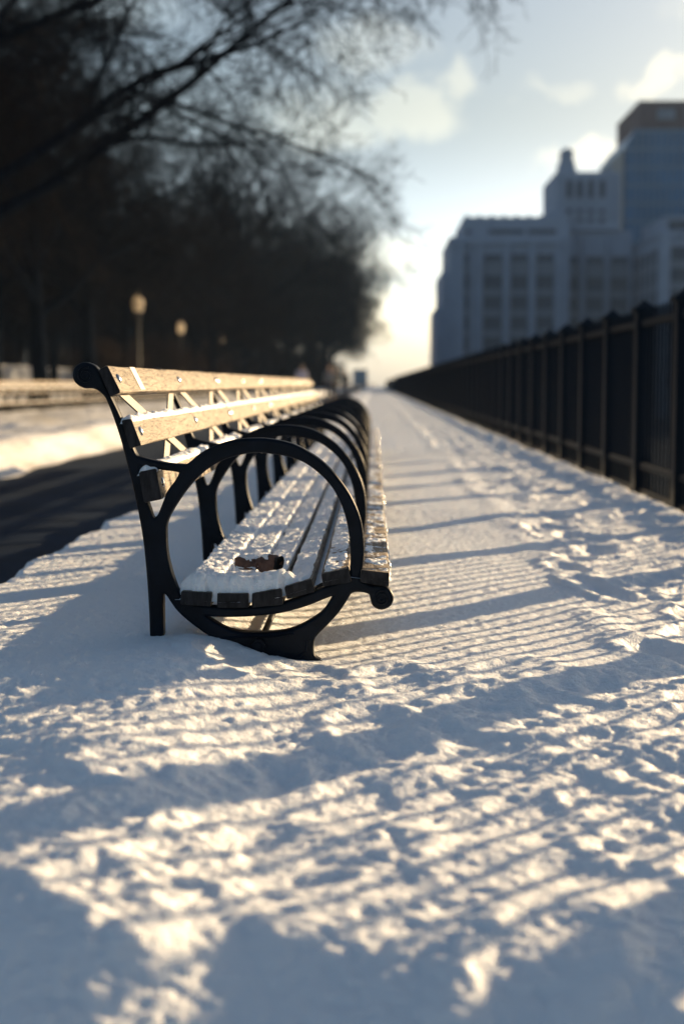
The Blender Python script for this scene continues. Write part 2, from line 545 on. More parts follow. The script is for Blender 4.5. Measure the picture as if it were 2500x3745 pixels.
def build_ground():
    # one big ground sheet reaching the horizon
    xs = np.concatenate([[-3000, -900, -300, -150], np.linspace(-90, 2.35, 70)])
    ys = np.concatenate([[-60, -20], np.linspace(-8, 260, 90), [400, 800, 3000]])
    X, Y = np.meshgrid(xs, ys)
    d = -10.6 - X
    Z = np.where(d > 0, -0.03 + 0.058 * np.clip(d, 0, 13) + 0.10 * np.clip(d - 22, 0, 40), -0.35)
    Z = Z + np.where(d > 1, 0.05 * fbm(X / 4, Y / 5, 12, 2), 0)
    Z = np.where((d <= 0), -0.35, Z)
    o = link('ground', grid_mesh('ground', X, Y, Z, M['soil'])); tag(o, kind='structure')
    # snowy slope behind the kerb wall up to the railing
    xs = np.linspace(-24.5, -10.72, 70); ys = np.concatenate([np.linspace(8, 140, 260), [200, 300]])
    X, Y = np.meshgrid(xs, ys)
    d = -10.6 - X
    Z = 0.0 + 0.058 * np.clip(d, 0, 13) + 0.05 * fbm(X / 4, Y / 5, 12, 2) + 0.03 * fbm(X / 0.7, Y / 0.9, 13, 2) + 0.02
    o = link('snowy_slope', grid_mesh('snowy_slope', X, Y, Z, M['far_snow'])); tag(o, kind='structure')
    # lawn between road and kerb wall
    xs = np.linspace(-10.8, -3.1, 180); ys = np.concatenate([np.linspace(-4, 60, 520), np.linspace(60.5, 260, 90)])
    X, Y = np.meshgrid(xs, ys)
    o = link('snowy_lawn', grid_mesh('snowy_lawn', X, Y, lawn_h(X, Y), M['far_snow'])); tag(o, kind='structure')
    # road
    xs = np.linspace(-3.6, -1.15, 30); ys = np.concatenate([np.linspace(-5, 40, 200), [80, 160, 420]])
    X, Y = np.meshgrid(xs, ys)
    Z = -0.085 + 0.012 * fbm(X / 1.1, Y / 1.6, 21, 2)
    o = link('asphalt_road', grid_mesh('asphalt_road', X, Y, Z, M['asphalt'])); tag(o, kind='structure')
    # fence kerb of stone and the river beyond
    MB().box(1.79, 2.22, -5, 300, -0.5, -0.155).build('stone_kerb', M['stone']).__setitem__('kind', 'structure')
    MB().box(2.20, 2.6, -5, 420, -7, -0.36).build('river_embankment', M['stone']).__setitem__('kind', 'structure')
    w = MB().add([(2.3, -400, -5), (3000, -400, -5), (3000, 3000, -5), (2.3, 3000, -5)], [(0, 1, 2, 3)])
    w.build('river', M['water']).__setitem__('kind', 'structure')


build_ground()

# ------------------------------------------------------------------ the benches
OUT = [(-0.7961, 0.7609), (-0.7915, 0.7802), (-0.7773, 0.7922), (-0.7609, 0.7952), (-0.7428, 0.7892), (-0.729, 0.7765), (-0.7149, 0.7428), (-0.6984, 0.7078), (-0.6778, 0.6643), (-0.6601, 0.6231), (-0.6424, 0.5764), (-0.63, 0.549), (-0.6184, 0.5442), (-0.5911, 0.5369), (-0.5485, 0.5278), (-0.5119, 0.5248), (-0.4924, 0.5267), (-0.4568, 0.5553), (-0.4141, 0.5766), (-0.3653, 0.59), (-0.3167, 0.5943), (-0.2682, 0.5919), (-0.2136, 0.5798), (-0.1712, 0.5586), (-0.1288, 0.5283), (-0.0924, 0.4889), (-0.062, 0.4463), (-0.0407, 0.4006), (-0.0285, 0.3548), (-0.0241, 0.3058), (-0.0253, 0.269), (-0.0301, 0.2383), (-0.0338, 0.2161), (-0.0038, 0.2002), (0.0236, 0.1984), (0.0432, 0.1917), (0.0549, 0.1695), (0.0482, 0.1473), (0.0244, 0.1361), (0.0024, 0.1459), (-0.005, 0.1656), (-0.0093, 0.178), (-0.0313, 0.184), (-0.0557, 0.1815), (-0.068, 0.1629), (-0.0924, 0.127), (-0.1231, 0.0929), (-0.1477, 0.068), (-0.1569, 0.0524), (-0.16, 0.0338), (-0.1582, 0.012), (-0.1478, -0.0004), (-0.1263, -0.0115), (-0.1539, -0.0129), (-0.197, -0.0137), (-0.2216, -0.0069), (-0.2462, -0.0021), (-0.2769, -0.0003), (-0.3385, -0.0031), (-0.3693, 0.003), (-0.4061, 0.0141), (-0.4368, 0.0314), (-0.4429, 0.0451), (-0.4415, 0.0637), (-0.4549, 0.073), (-0.4916, 0.1008), (-0.5221, 0.1286), (-0.5403, 0.1533), (-0.5524, 0.1719), (-0.5585, 0.1774), (-0.5635, 0.1725), (-0.5637, 0.1502), (-0.5636, 0.0539), (-0.563, -0.0053), (-0.5976, -0.0054), (-0.5986, 0.0631), (-0.5998, 0.119), (-0.6042, 0.2119), (-0.6117, 0.3044), (-0.6201, 0.3658), (-0.6315, 0.427), (-0.643, 0.482), (-0.6552, 0.5307), (-0.6668, 0.5794), (-0.6813, 0.6279), (-0.6959, 0.6703), (-0.7106, 0.7042), (-0.7238, 0.7186), (-0.7371, 0.7265), (-0.7498, 0.7289), (-0.765, 0.7289), (-0.7801, 0.7355), (-0.7915, 0.7464)]
HA = [(-0.5521, 0.3659), (-0.5537, 0.3291), (-0.5511, 0.2861), (-0.5424, 0.243), (-0.5276, 0.1967), (-0.5143, 0.1701), (-0.4911, 0.1517), (-0.4298, 0.1407), (-0.3315, 0.1398), (-0.2456, 0.15), (-0.1414, 0.1899), (-0.0802, 0.2123), (-0.0619, 0.2197), (-0.0594, 0.2443), (-0.0583, 0.2935), (-0.0619, 0.3364), (-0.0711, 0.3853), (-0.0893, 0.4341), (-0.1136, 0.4736), (-0.147, 0.5071), (-0.1834, 0.5325), (-0.2258, 0.5476), (-0.2744, 0.5555), (-0.3169, 0.5579), (-0.3656, 0.5493), (-0.4083, 0.5341), (-0.4512, 0.5066), (-0.4881, 0.47), (-0.5159, 0.4333), (-0.5389, 0.3966)]
HC = [(-0.6218, 0.5204), (-0.5913, 0.5168), (-0.5609, 0.5114), (-0.5304, 0.5078), (-0.5146, 0.5041), (-0.5233, 0.4852), (-0.5462, 0.4547), (-0.5557, 0.4321), (-0.5651, 0.4088), (-0.5732, 0.3904), (-0.5825, 0.38), (-0.5892, 0.3842), (-0.5963, 0.4057), (-0.6045, 0.4332), (-0.6138, 0.4759)]
HB = [(-0.4533, 0.1177), (-0.3931, 0.1148), (-0.3194, 0.1176), (-0.2457, 0.1265), (-0.1782, 0.1453), (-0.112, 0.1721), (-0.1071, 0.169), (-0.1292, 0.1331), (-0.166, 0.1051), (-0.209, 0.0832), (-0.252, 0.0732), (-0.3073, 0.0705), (-0.3565, 0.0721), (-0.3872, 0.0795), (-0.4178, 0.0949)]
B1 = [(-0.726, 0.7759), (-0.7021, 0.7886), (-0.6667, 0.7174), (-0.6954, 0.7048)]
B2 = [(-0.6671, 0.6431), (-0.6402, 0.6473), (-0.6138, 0.5764), (-0.6456, 0.5673)]
B3 = [(-0.622, 0.5052), (-0.5761, 0.5156), (-0.5617, 0.4333), (-0.6096, 0.4234)]
S1 = [(-0.5133, 0.1864), (-0.4292, 0.1819), (-0.4319, 0.1438), (-0.5156, 0.1493)]
S2 = [(-0.4165, 0.1796), (-0.3325, 0.1799), (-0.3313, 0.1409), (-0.4168, 0.1406)]
S3 = [(-0.3231, 0.1799), (-0.2443, 0.1944), (-0.2383, 0.1502), (-0.3233, 0.1409)]
S4 = [(-0.2367, 0.1977), (-0.1614, 0.2207), (-0.1534, 0.1852), (-0.2303, 0.1636)]
S5 = [(-0.1378, 0.2336), (-0.064, 0.2494), (-0.056, 0.2116), (-0.1322, 0.1995)]
S6 = [(-0.0312, 0.2448), (0.0463, 0.237), (0.044, 0.1977), (-0.0335, 0.2116)]
D = 3.8                # distance of the first end frame
BAY = 1.216
NB = 5                 # benches of two bays each


def smooth_loop(pts, n=3):
    out = []
    N_ = len(pts)
    for i in range(N_):
        p0, p1, p2, p3 = (Vector(pts[(i + k) % N_]) for k in (-1, 0, 1, 2))
        a = (p1 - p0).normalized().dot((p2 - p1).normalized())
        b = (p2 - p1).normalized().dot((p3 - p2).normalized())
        m1 = (p2 - p0) * 0.5 if a > 0.35 else (p2 - p1) * 0.5
        m2 = (p3 - p1) * 0.5 if b > 0.35 else (p2 - p1) * 0.5
        for k in range(n):
            t = k / n
            h00 = 2 * t ** 3 - 3 * t ** 2 + 1; h10 = t ** 3 - 2 * t ** 2 + t
            h01 = -2 * t ** 3 + 3 * t ** 2; h11 = t ** 3 - t ** 2
            out.append(p1 * h00 + m1 * h10 + p2 * h01 + m2 * h11)
    return out


def frame_mesh():
    cu = bpy.data.curves.new('frame_outline', 'CURVE')
    cu.dimensions = '2D'; cu.fill_mode = 'BOTH'
    cu.extrude = 0.015; cu.bevel_depth = 0.0075; cu.bevel_resolution = 2; cu.offset = -0.006
    for loop in (OUT, HA, HC, HB):
        sm = smooth_loop(loop)
        sp = cu.splines.new('POLY'); sp.points.add(len(sm) - 1); sp.use_cyclic_u = True
        for p, q in zip(sp.points, sm): p.co = (q.x, q.y, 0, 1)
    ob = bpy.data.objects.new('frame_outline', cu)
    C.objects.link(ob)
    dg = bpy.context.evaluated_depsgraph_get()
    me = bpy.data.meshes.new_from_object(ob.evaluated_get(dg))
    bpy.data.objects.remove(ob)
    n = len(me.vertices)
    co = np.empty(n * 3, np.float32); me.vertices.foreach_get('co', co); co = co.reshape(-1, 3)
    v = [(float(c[0]), float(-c[2]), float(c[1])) for c in co]
    f = [tuple(p.vertices) for p in me.polygons]
    mb = MB(); mb.add(v, f)
    # embossed spirals on both scrolls
    for cx, cz, r in ((-0.7615, 0.7625, 0.022), (0.0245, 0.1675, 0.021)):
        for s in (-1, 1):
            pts = []
            for k in range(44):
                t = k / 43 * 3.6 * math.pi
                rr = r * (1 - 0.72 * k / 43)
                pts.append((cx + rr * math.cos(t + 1.2), s * 0.0225, cz + rr * math.sin(t + 1.2)))
            mb.tube(pts, [0.0035] * 40 + [0.003, 0.003, 0.002, 0.001], 6)
    # cast ribs on the foot plate and a raised lip along the foot
    for s in (-1, 1):
        mb.tube([(-0.43, s * 0.022, 0.05), (-0.39, s * 0.022, 0.058), (-0.35, s * 0.022, 0.062), (-0.27, s * 0.022, 0.062), (-0.21, s * 0.022, 0.07)], 0.004, 6)
        mb.tube([(-0.175, s * 0.022, 0.055), (-0.18, s * 0.022, 0.02), (-0.2, s * 0.022, 0.006)], 0.004, 6)
    m = mb.mesh('side_frame', M['iron'], 35)
    return m


FRAME = frame_mesh()
BOLT = MB().lathe([(0.001, -0.002), (0.0135, -0.002), (0.0135, 0.001), (0.0118, 0.0036), (0.007, 0.006), (0.0025, 0.0068)], 12)


def slat_mesh(name, q, y0, y1, seed):
    """q: four cross-section corners (x,z): top-left, top-right, bottom-right, bottom-left"""
    rnd = random.Random(seed)
    pts = []
    for i in range(4):
        p0, p1, p2 = (Vector(q[(i + k) % 4]) for k in (-1, 0, 1))
        a = (p0 - p1).normalized(); b = (p2 - p1).normalized()
        r = 0.0045
        pts += [p1 + a * r, p1 + (a + b) * r * 0.28, p1 + b * r]
    n = len(pts)
    L_ = y1 - y0
    ts = [0, 0.0015, 0.006] + [0.03 + (L_ - 0.06) * k / 46 for k in range(47)] + [L_ - 0.006, L_ - 0.0015, L_]
    cen = sum(pts, Vector((0, 0))) / n
    v = []; f = []
    ph = [rnd.uniform(0, 6) for _ in range(n)]
    for j, t in enumerate(ts):
        sh = 0.955 if j in (0, len(ts) - 1) else (0.985 if j in (1, len(ts) - 2) else 1.0)
        for i, p in enumerate(pts):
            w = 0.0007 * math.sin(t * 9 + ph[i]) + 0.0006 * rnd.uniform(-1, 1)
            d = (p - cen)
            qn = cen + d * sh + d.normalized() * w
            ye = rnd.uniform(-0.0012, 0.0012) if j < 2 else 0
            v.append((qn.x, y0 + t + ye, qn.y))
    for j in range(len(ts) - 1):
        for i in range(n):
            i2 = (i + 1) % n
            f.append((j * n + i, j * n + i2, (j + 1) * n + i2, (j + 1) * n + i))
    f.append(tuple(reversed(range(n)))); f.append(tuple((len(ts) - 1) * n + i for i in range(n)))
    me = bpy.data.meshes.new(name)
    me.from_pydata(v, [], f)
    me.materials.append(M['wood']); me.materials.append(M['wood_end'])
    me.polygons[len(f) - 1].material_index = 1; me.polygons[len(f) - 2].material_index = 1
    for k in range(n): me.polygons[k].material_index = 1
    me.shade_smooth(); me.set_sharp_from_angle(angle=R(38))
    me.update()
    return me


BACK = [B1, B2, B3]
SEAT = [S1, S2, S3, S4, S5, S6]


def make_bench(first, seed):
    y0 = -0.032 if first else 0.006
    y1 = 2 * BAY - 0.006
    root = empty('park_bench', (0, D, 0))
    for k in range(2):
        link('side_frame', FRAME, root, (0, k * BAY, 0))
    for i, q in enumerate(BACK):
        s = link('back_slat', slat_mesh('back_slat', q, y0, y1, seed + i), root)
        # domed bolts on the front face, beside each frame
        tl, tr, br, bl = (Vector(p) for p in q)
        mid = (tr + br) * 0.5; nrm = Vector((tr.x - tl.x, tr.y - tl.y)).normalized()
        face = Vector((br.x - tr.x, br.y - tr.y)).normalized()
        nrm = Vector((-face.y, face.x))
        if nrm.x < 0: nrm = -nrm
        for y in (0.03 if first else 0.036, BAY, 2 * BAY - 0.036):
            m = MB()
            quat = Vector((nrm.x, 0, nrm.y)).to_track_quat('Z', 'Y')
            m.v = [tuple(quat @ Vector(p) + Vector((mid.x, y, mid.y)) + Vector((nrm.x, 0, nrm.y)) * 0.0008) for p in BOLT.v]
            m.f = list(BOLT.f)
            m.build('bolt', M['steel'], s, 40)
    for i, q in enumerate(SEAT):
        s = link('seat_slat', slat_mesh('seat_slat', q, y0, y1, seed + 20 + i), root)
        if i == 5:
            tl, tr, br, bl = (Vector(p) for p in q)
            mid = (tr + br) * 0.5
            for y in (0.25, BAY, 2 * BAY - 0.036):
                m = MB()
                quat = Vector((1, 0, 0)).to_track_quat('Z', 'Y')
                m.v = [tuple(quat @ Vector(p) + Vector((mid.x, y, mid.y)) + Vector((0.0015, 0, 0))) for p in BOLT.v]
                m.f = list(BOLT.f)
                m.build('bolt', M['steel'], s, 40)
    # flat steel braces crossing behind the back slats of each bay
    for k in range(2):
        ya, yb = k * BAY + 0.03, (k + 1) * BAY - 0.03
        for (pa, pb, dx) in (((ya, 0.735, -0.7085), (yb, 0.452, -0.6125), 0.0), ((yb, 0.735, -0.7085), (ya + 0.34, 0.452, -0.6125), -0.007)):
            m = MB()
            A = Vector((pa[2] + 0.010 + dx, pa[0], pa[1])); B = Vector((pb[2] + 0.006 + dx, pb[0], pb[1]))
            d = (B - A).normalized(); nn = Vector((0.94, 0, 0.33)); w = d.cross(nn).normalized() * 0.019; t = nn * 0.0026
            vs = [A + w - t, A - w - t, A - w + t, A + w + t, B + w - t, B - w - t, B - w + t, B + w + t]
            m.add(vs, [(0, 1, 2, 3), (7, 6, 5, 4), (0, 4, 5, 1), (1, 5, 6, 2), (2, 6, 7, 3), (3, 7, 4, 0)])
            m.build('brace_strap', M['strap'], root)
    # tie rod low between the feet, with its hexagon nut
    rod = MB().tube([(-0.3044, -0.02, 0.0394), (-0.3044, 2 * BAY - 0.02, 0.0394)], 0.0095, 10).build('tie_rod', M['iron'], root, 40)
    if first:
        nb = MB().tube([(-0.3044, -0.022, 0.0394), (-0.3044, -0.0235, 0.0394)], 0.026, 18)
        nb.tube([(-0.3044, -0.0236, 0.0394), (-0.3044, -0.041, 0.0394)], 0.0195, 6)
        nb.tube([(-0.3044, -0.0412, 0.0394), (-0.3044, -0.046, 0.0394)], 0.009, 10)
        nb.build('nut', M['iron'], rod, 30)
    return root


bench_a = make_bench(True, 1)
bench_b = make_bench(False, 60)
benches = [bench_a, bench_b]
for k in range(2, NB):
    benches.append(copy_tree(bench_b))
LAB = ['nearest park bench of the row, its hoop arm and scrolled end frame in sharp focus',
       'second park bench of the row, right behind the sharp front one',
       'third park bench of the row, in the middle, softly blurred with snowy slats',
       'fourth park bench of the row, next to last before the far end',
       'farthest park bench of the row, strongly blurred at the far end']
for k, b in enumerate(benches):
    b.location = (0, D + k * 2 * BAY, 0)
    tag(b, LAB[k], 'bench', 'benches joined in a row on the snow')
link('side_frame', FRAME, benches[-1], (0, 2 * BAY, 0))
tape = MB()
_f = (Vector(B1[2]) - Vector(B1[1])); _n = Vector((-_f.y, _f.x)).normalized(); _n = _n if _n.x > 0 else -_n
_vs = []
for (a, y) in ((0.02, 0.305), (0.02, 0.385), (0.93, 0.385), (0.93, 0.305)):
    p = Vector(B1[1]) + _f * a + _n * 0.0016
    _vs.append((p.x, y, p.y))
_vs += [(x - _n.x * 0.0012, y, z - _n.y * 0.0012) for x, y, z in _vs]
tape.add(_vs, [(0, 1, 2, 3), (7, 6, 5, 4), (0, 4, 5, 1), (1, 5, 6, 2), (2, 6, 7, 3), (3, 7, 4, 0)])
M['plate'] = mat('dull_metal_plate', (0.46, 0.42, 0.36), rough=0.45, metal=0.4, var=0.06, vscale=30)
tape.build('name_plate', M['plate'], bench_a)


def bench_snow(y0, y1, seed, first):
    """snow lying on seat and back slats as heightfields that sink into the wood where it is bare"""
    parts = []
    xs = np.linspace(-0.530, 0.052, 150); ys = np.arange(y0, y1, 0.0062)
    X, Y = np.meshgrid(xs, ys)
    kx = []; kz = []
    for q in SEAT:
        kx += [q[0][0], q[1][0]]; kz += [q[0][1], q[1][1]]
    prof = np.interp(X, kx, kz)
    base = np.interp(X, [-0.52, -0.43, -0.33, -0.27, -0.22, -0.17, -0.10, -0.06, 0.0, 0.05],
                     [0.017, 0.017, 0.017, 0.014, 0.010, 0.008, 0.003, 0.0015, 0.0005, -0.002])
    n = fbm(X / 0.09, Y / 0.11, seed, 3); n2 = fbm(X / 0.022, Y / 0.022, seed + 9, 2); n3 = fbm(X / 0.011, Y / 0.011, seed + 15, 1)
    T = base + 0.0072 * n + 0.0048 * n2 + 0.0020 * n3 - 0.001
    gaps = [(-0.4228, 0.0080, 0.018), (-0.3278, 0.0080, 0.026), (-0.2405, 0.0085, 0.055), (-0.1496, 0.0150, 0.06), (-0.0476, 0.020, 0.06)]
    wob = 0.35 * fbm(Y / 0.16, X * 0 + 1, seed + 21, 2)
    for gx, gw, gd in gaps:
        T = T - gd * np.exp(-((X - gx) / gw) ** 4) * np.clip(0.9 + 1.6 * wob * (gd < 0.03), 0.15, 2)
    T = T - 0.05 * sstep(-0.512, -0.526, X) - 0.03 * sstep(0.040, 0.048, X)
    if first:
        c = sstep(0.135, 0.085, Y - y0 + 0.02 * n) * sstep(-0.205, -0.245, X) * sstep(-0.535, -0.48, X)
        T = T * (1 - c) + (0.043 + 0.006 * n + 0.0045 * n2) * c - 0.0
        T = T - 0.020 * c * np.exp(-((X + 0.31) / 0.06) ** 2) * sstep(0.10, 0.14, Y - y0)
    T = T - 0.09 * sstep(y0 + 0.026, y0 + 0.001, Y + 0.010 * n2) - 0.05 * sstep(y1 - 0.012, y1, Y)
    T = np.maximum(T, -0.024)
    parts.append((X, Y, prof + T))
    for q, th, sd in ((B2, 0.009, 3), (B3, 0.013, 4)):
        (xa, za), (xb, zb) = q[0], q[1]
        xs = np.linspace(xa - 0.006, xb + 0.003, 16)
        X, Y = np.meshgrid(xs, np.arange(y0, y1, 0.006))
        p = np.interp(X, [xa, xb], [za, zb])
        n = fbm(Y / 0.13, X / 0.05, seed + 31 + sd, 3); n2 = fbm(X / 0.018, Y / 0.018, seed + 41 + sd, 2)
        c = (X - (xa + xb) / 2) / ((xb - xa) / 2 + 0.003)
        T = (th + 0.009 * n + 0.005 * n2) * (1 - 0.75 * c ** 2) - 0.02 * sstep(0.85, 1.15, np.abs(c))
        T = np.maximum(T - 0.03 * sstep(y0 + 0.012, y0, Y) - 0.03 * sstep(y1 - 0.012, y1, Y), -0.01)
        parts.append((X, Y, p + T))
    mb_v = []; mb_f = []; off = 0
    me = bpy.data.meshes.new('bench_snow')
    for X, Y, Z in parts:
        r, c = X.shape
        mb_v.append(np.stack([X, Y, Z], -1).reshape(-1, 3))
        i = np.arange(r * c).reshape(r, c) + off; off += r * c
        mb_f.append(np.stack([i[:-1, :-1], i[:-1, 1:], i[1:, 1:], i[1:, :-1]], -1).reshape(-1, 4))
    co = np.concatenate(mb_v).astype(np.float32); q = np.concatenate(mb_f).astype(np.int32)
    me.vertices.add(len(co)); me.vertices.foreach_set('co', co.ravel())
    me.loops.add(q.size); me.loops.foreach_set('vertex_index', q.ravel())
    me.polygons.add(len(q)); me.polygons.foreach_set('loop_start', np.arange(0, q.size, 4, dtype=np.int32))
    me.polygons.foreach_set('use_smooth', np.ones(len(q), dtype=bool))
    me.materials.append(M['snow']); me.update(calc_edges=True)
    return me


sn_a = bench_snow(-0.032, 2 * BAY - 0.004, 100, True)
sn_b = bench_snow(0.004, 2 * BAY - 0.004, 200, False)
SLAB = ['thick snow with a clump at the near end, lying on the sharp front bench', 'patchy snow on the slats of the second bench',
        'patchy snow on the slats of the third bench', 'blurred snow on the slats of the fourth bench', 'blurred snow on the farthest bench of the row']
for k in range(NB):
    o = link('bench_snow', sn_a if k == 0 else sn_b, None, (0, D + k * 2 * BAY, 0))
    tag(o, SLAB[k], 'snow', 'snow lying on the benches', 'stuff')


def paper_bag():
    root = empty('paper_bag', (-0.325, D + 0.222, 0.201), R(-24))
    rnd = random.Random(3)
    prof = [(-0.072, 0.010), (-0.068, 0.020), (-0.055, 0.0235), (-0.030, 0.026), (-0.012, 0.025), (0.0, 0.022),
            (0.006, 0.029), (0.012, 0.027), (0.018, 0.031), (0.024, 0.029), (0.032, 0.032), (0.045, 0.033), (0.056, 0.030), (0.064, 0.0285)]
    S = 22
    v = []; f = []
    for j, (x, r) in enumerate(prof):
        for k in range(S):
            t = 2 * math.pi * k / S
            cr = 1 + 0.10 * math.sin(3 * t + j * 0.9) + 0.06 * math.sin(7 * t - j * 1.7) + rnd.uniform(-0.05, 0.05)
            v.append((x + 0.002 * math.sin(5 * t), r * cr * math.cos(t) * 0.95, 0.026 + r * cr * math.sin(t) * (0.86 if math.sin(t) > 0 else 0.7)))
    for j in range(len(prof) - 1):
        for k in range(S):
            k2 = (k + 1) % S
            f.append((j * S + k, j * S + k2, (j + 1) * S + k2, (j + 1) * S + k))
    f.append(tuple(reversed(range(S))))
    MB().add(v, f).build('bag_body', M['bag'], root, 45)
    m = MB()
    pts = [(0.060, 0, 0.027)]
    ring = []
    for k in range(S):
        t = 2 * math.pi * k / S
        ring.append((0.0665 + 0.006 * math.sin(t), 0.0285 * math.cos(t), 0.027 + 0.026 * math.sin(t)))
    ring2 = [(0.050, y * 0.8, 0.027 + (z - 0.027) * 0.8) for x, y, z in ring]
    m.add(ring + ring2, [(k, (k + 1) % S, S + (k + 1) % S, S + k) for k in range(S)] + [tuple(S + k for k in reversed(range(S)))])
    m.build('bag_mouth', M['bag_dark'], root, 50)
    xs = np.linspace(-0.062, 0.050, 60); ys = np.linspace(-0.024, 0.024, 34)
    X, Y = np.meshgrid(xs, ys)
    r = np.interp(X, [p[0] for p in prof], [p[1] for p in prof])
    z = 0.026 + 0.86 * np.sqrt(np.clip(r ** 2 - (Y / 0.95) ** 2, 1e-6, None))
    T = 0.0045 + 0.0028 * fbm(X / 0.03, Y / 0.02, 301, 3) - 0.016 * sstep(0.4, 0.8, np.abs(Y) / r + 0.25 * fbm(X / 0.02, Y / 0.02, 311, 2)) - 0.02 * sstep(0.036, 0.048, X) - 0.006 * np.exp(-((X - 0.003) / 0.006) ** 2)
    link('snow_dusting', grid_mesh('snow_dusting', X, Y, z + T, M['snow']), root)
    tag(root, 'crumpled brown paper bag with a dark open mouth, half buried in seat snow', 'paper bag')


paper_bag()

# ------------------------------------------------------------------ iron fence on the right
FX = 2.0; FPH = 9.27; FSP = 1.40; FZ = -0.155


def build_fence():
    root = empty('iron_fence', (FX, FPH, FZ))
    tag(root, 'long black iron picket fence with capped posts on the right edge of the walk', 'fence')
    pm = MB()
    w = 0.058; d = 0.066
    pm.box(-w, w, -d, d, 0, 1.42)
    pm.box(-w - 0.022, w + 0.022, -d - 0.022, d + 0.022, 1.42, 1.455)
    n = len(pm.v)
    pm.v += [(-w - .01, -d - .01, 1.455), (w + .01, -d - .01, 1.455), (w + .01, d + .01, 1.455), (-w - .01, d + .01, 1.455), (0, 0, 1.515)]
    pm.f += [(n, n + 1, n + 4), (n + 1, n + 2, n + 4), (n + 2, n + 3, n + 4), (n + 3, n, n + 4)]
    pm.box(-w - 0.03, w + 0.03, -d - 0.03, d + 0.03, 0, 0.06)
    post = pm.mesh('post', M['fence'])
    a, b = d, FSP - d
    for z0, z1 in ((0.075, 0.115), (0.27, 0.31), (1.315, 1.36)):
        MB().box(-0.028, 0.028, -9 * FSP - 0.02, 86 * FSP, z0, z1).build('rail', M['fence'], root)
    pk = MB()
    npk = 10
    for k in range(npk):
        y = a + (b - a) * (k + 0.5) / npk
        s = 0.0100; sy = 0.0072
        for z0, z1 in ((0.115, 0.27), (0.31, 1.315), (1.36, 1.425)):
            pk.box(-s, s, y - sy, y + sy, z0, z1)
        n = len(pk.v)
        pk.v += [(-s, y - sy, 1.425), (s, y - sy, 1.425), (s, y + sy, 1.425), (-s, y + sy, 1.425), (0, y, 1.465)]
        pk.f += [(n, n + 1, n + 4), (n + 1, n + 2, n + 4), (n + 2, n + 3, n + 4), (n + 3, n, n + 4)]
    picks = pk.mesh('pickets', M['fence'])
    for i in range(-9, 86):
        y = i * FSP
        link('post', post, root, (0, y, 0))
        link('picket_panel', picks, root, (0, y, 0))
    far = MB()
    y = 86 * FSP
    far.box(-0.03, 0.03, y, y + 90, 0.1, 1.38)
    far.build('distant_panel', M['fence'], root)


build_fence()


# ------------------------------------------------------------------ left side: kerb wall, hedge, railing
def left_side():
    for i in range(23):
        o = copy_tree(bench_b)
        o.location = (-9.02, 31.2 + i * 2 * BAY, 0.03)
        tag(o, 'blurred park bench in the far row beyond the asphalt road', 'bench', 'benches in the far row beyond the road')
        q = link('bench_snow', sn_b, None, o.location)
        tag(q, 'thin snow on the seats of the far bench row beyond the road', 'snow', 'snow on the far bench row', 'stuff')
    root = empty('park_railing', (-22, 60, 0.83))
    tag(root, 'long pale metal railing at the foot of the dark trees on the left', 'railing')
    pm = MB().box(-0.07, 0.07, -0.09, 0.09, 0, 0.98).mesh('post', M['rail'])
    for z, t in ((0.95, 0.05), (0.52, 0.03), (0.10, 0.04)):
        MB().box(-0.03, 0.03, -27, 99, z - t, z + t).build('rail', M['rail'], root)
    rm = MB()
    for k in range(30):
        y = 0.14 + 4.22 * (k + 0.5) / 30
        rm.box(-0.010, 0.010, y - 0.010, y + 0.010, 0.10, 0.93)
    rmm = rm.mesh('picket_panel', M['rail'])
    for i in range(-6, 22):
        link('post', pm, root, (0, i * 4.5, 0)); link('picket_panel', rmm, root, (0, i * 4.5, 0))


left_side()


# ------------------------------------------------------------------ street lamps
def lamps():
    root = empty('street_lamp', (0, 0, 0))
    m = MB().lathe([(0.20, 0), (0.20, 0.12), (0.16, 0.16), (0.15, 0.55), (0.11, 0.66), (0.085, 0.72)], 12)
    m.build('base', M['lamp_post'], root, 40)
    m = MB().lathe([(0.075, 0.70), (0.06, 1.6), (0.055, 3.2), (0.09, 3.26), (0.06, 3.30), (0.10, 3.40), (0.17, 3.46), (0.17, 3.5)], 12)
    m.build('pole', M['lamp_post'], root, 40)
    lum = MB().lathe([(0.15, 3.50), (0.20, 3.58), (0.245, 3.72), (0.25, 3.85), (0.21, 4.0), (0.13, 4.12), (0.06, 4.17)], 16).build('lamp_globe', M['globe'], root, 60)
    MB().lathe([(0.075, 4.165), (0.085, 4.19), (0.05, 4.25), (0.02, 4.32), (0.008, 4.38)], 10).build('finial', M['lamp_post'], lum, 40)
    spots = [(-10.25, 62.5, 0.0), (-10.6, 79, 0.0), (-10.6, 100, 0.0), (-10.5, 136, 0.0), (-9.6, 168, 0.0), (-9.4, 198, 0.0)]
    LL = ['park lamp with a glowing golden globe, tallest in view above the bench back', 'second park lamp behind the golden one, smaller dim globe',
          'third park lamp of the row, faint globe against dark shrubs', 'fourth park lamp of the row, small pale globe right of the shrubs',
          'fifth park lamp of the row, a small round glow above the bench row', 'sixth and farthest park lamp of the row, a small reddish glow']
    for i, (x, y, z) in reversed(list(enumerate(spots))):
        o = root if i == 0 else copy_tree(root)
        o.location = (x, y, z)
        o.scale = (1.02, 1.02, 1.10) if i == 0 else (0.8, 0.8, 1.0)
        tag(o, LL[i], 'street lamp', 'park lamps in a line under the trees')


lamps()


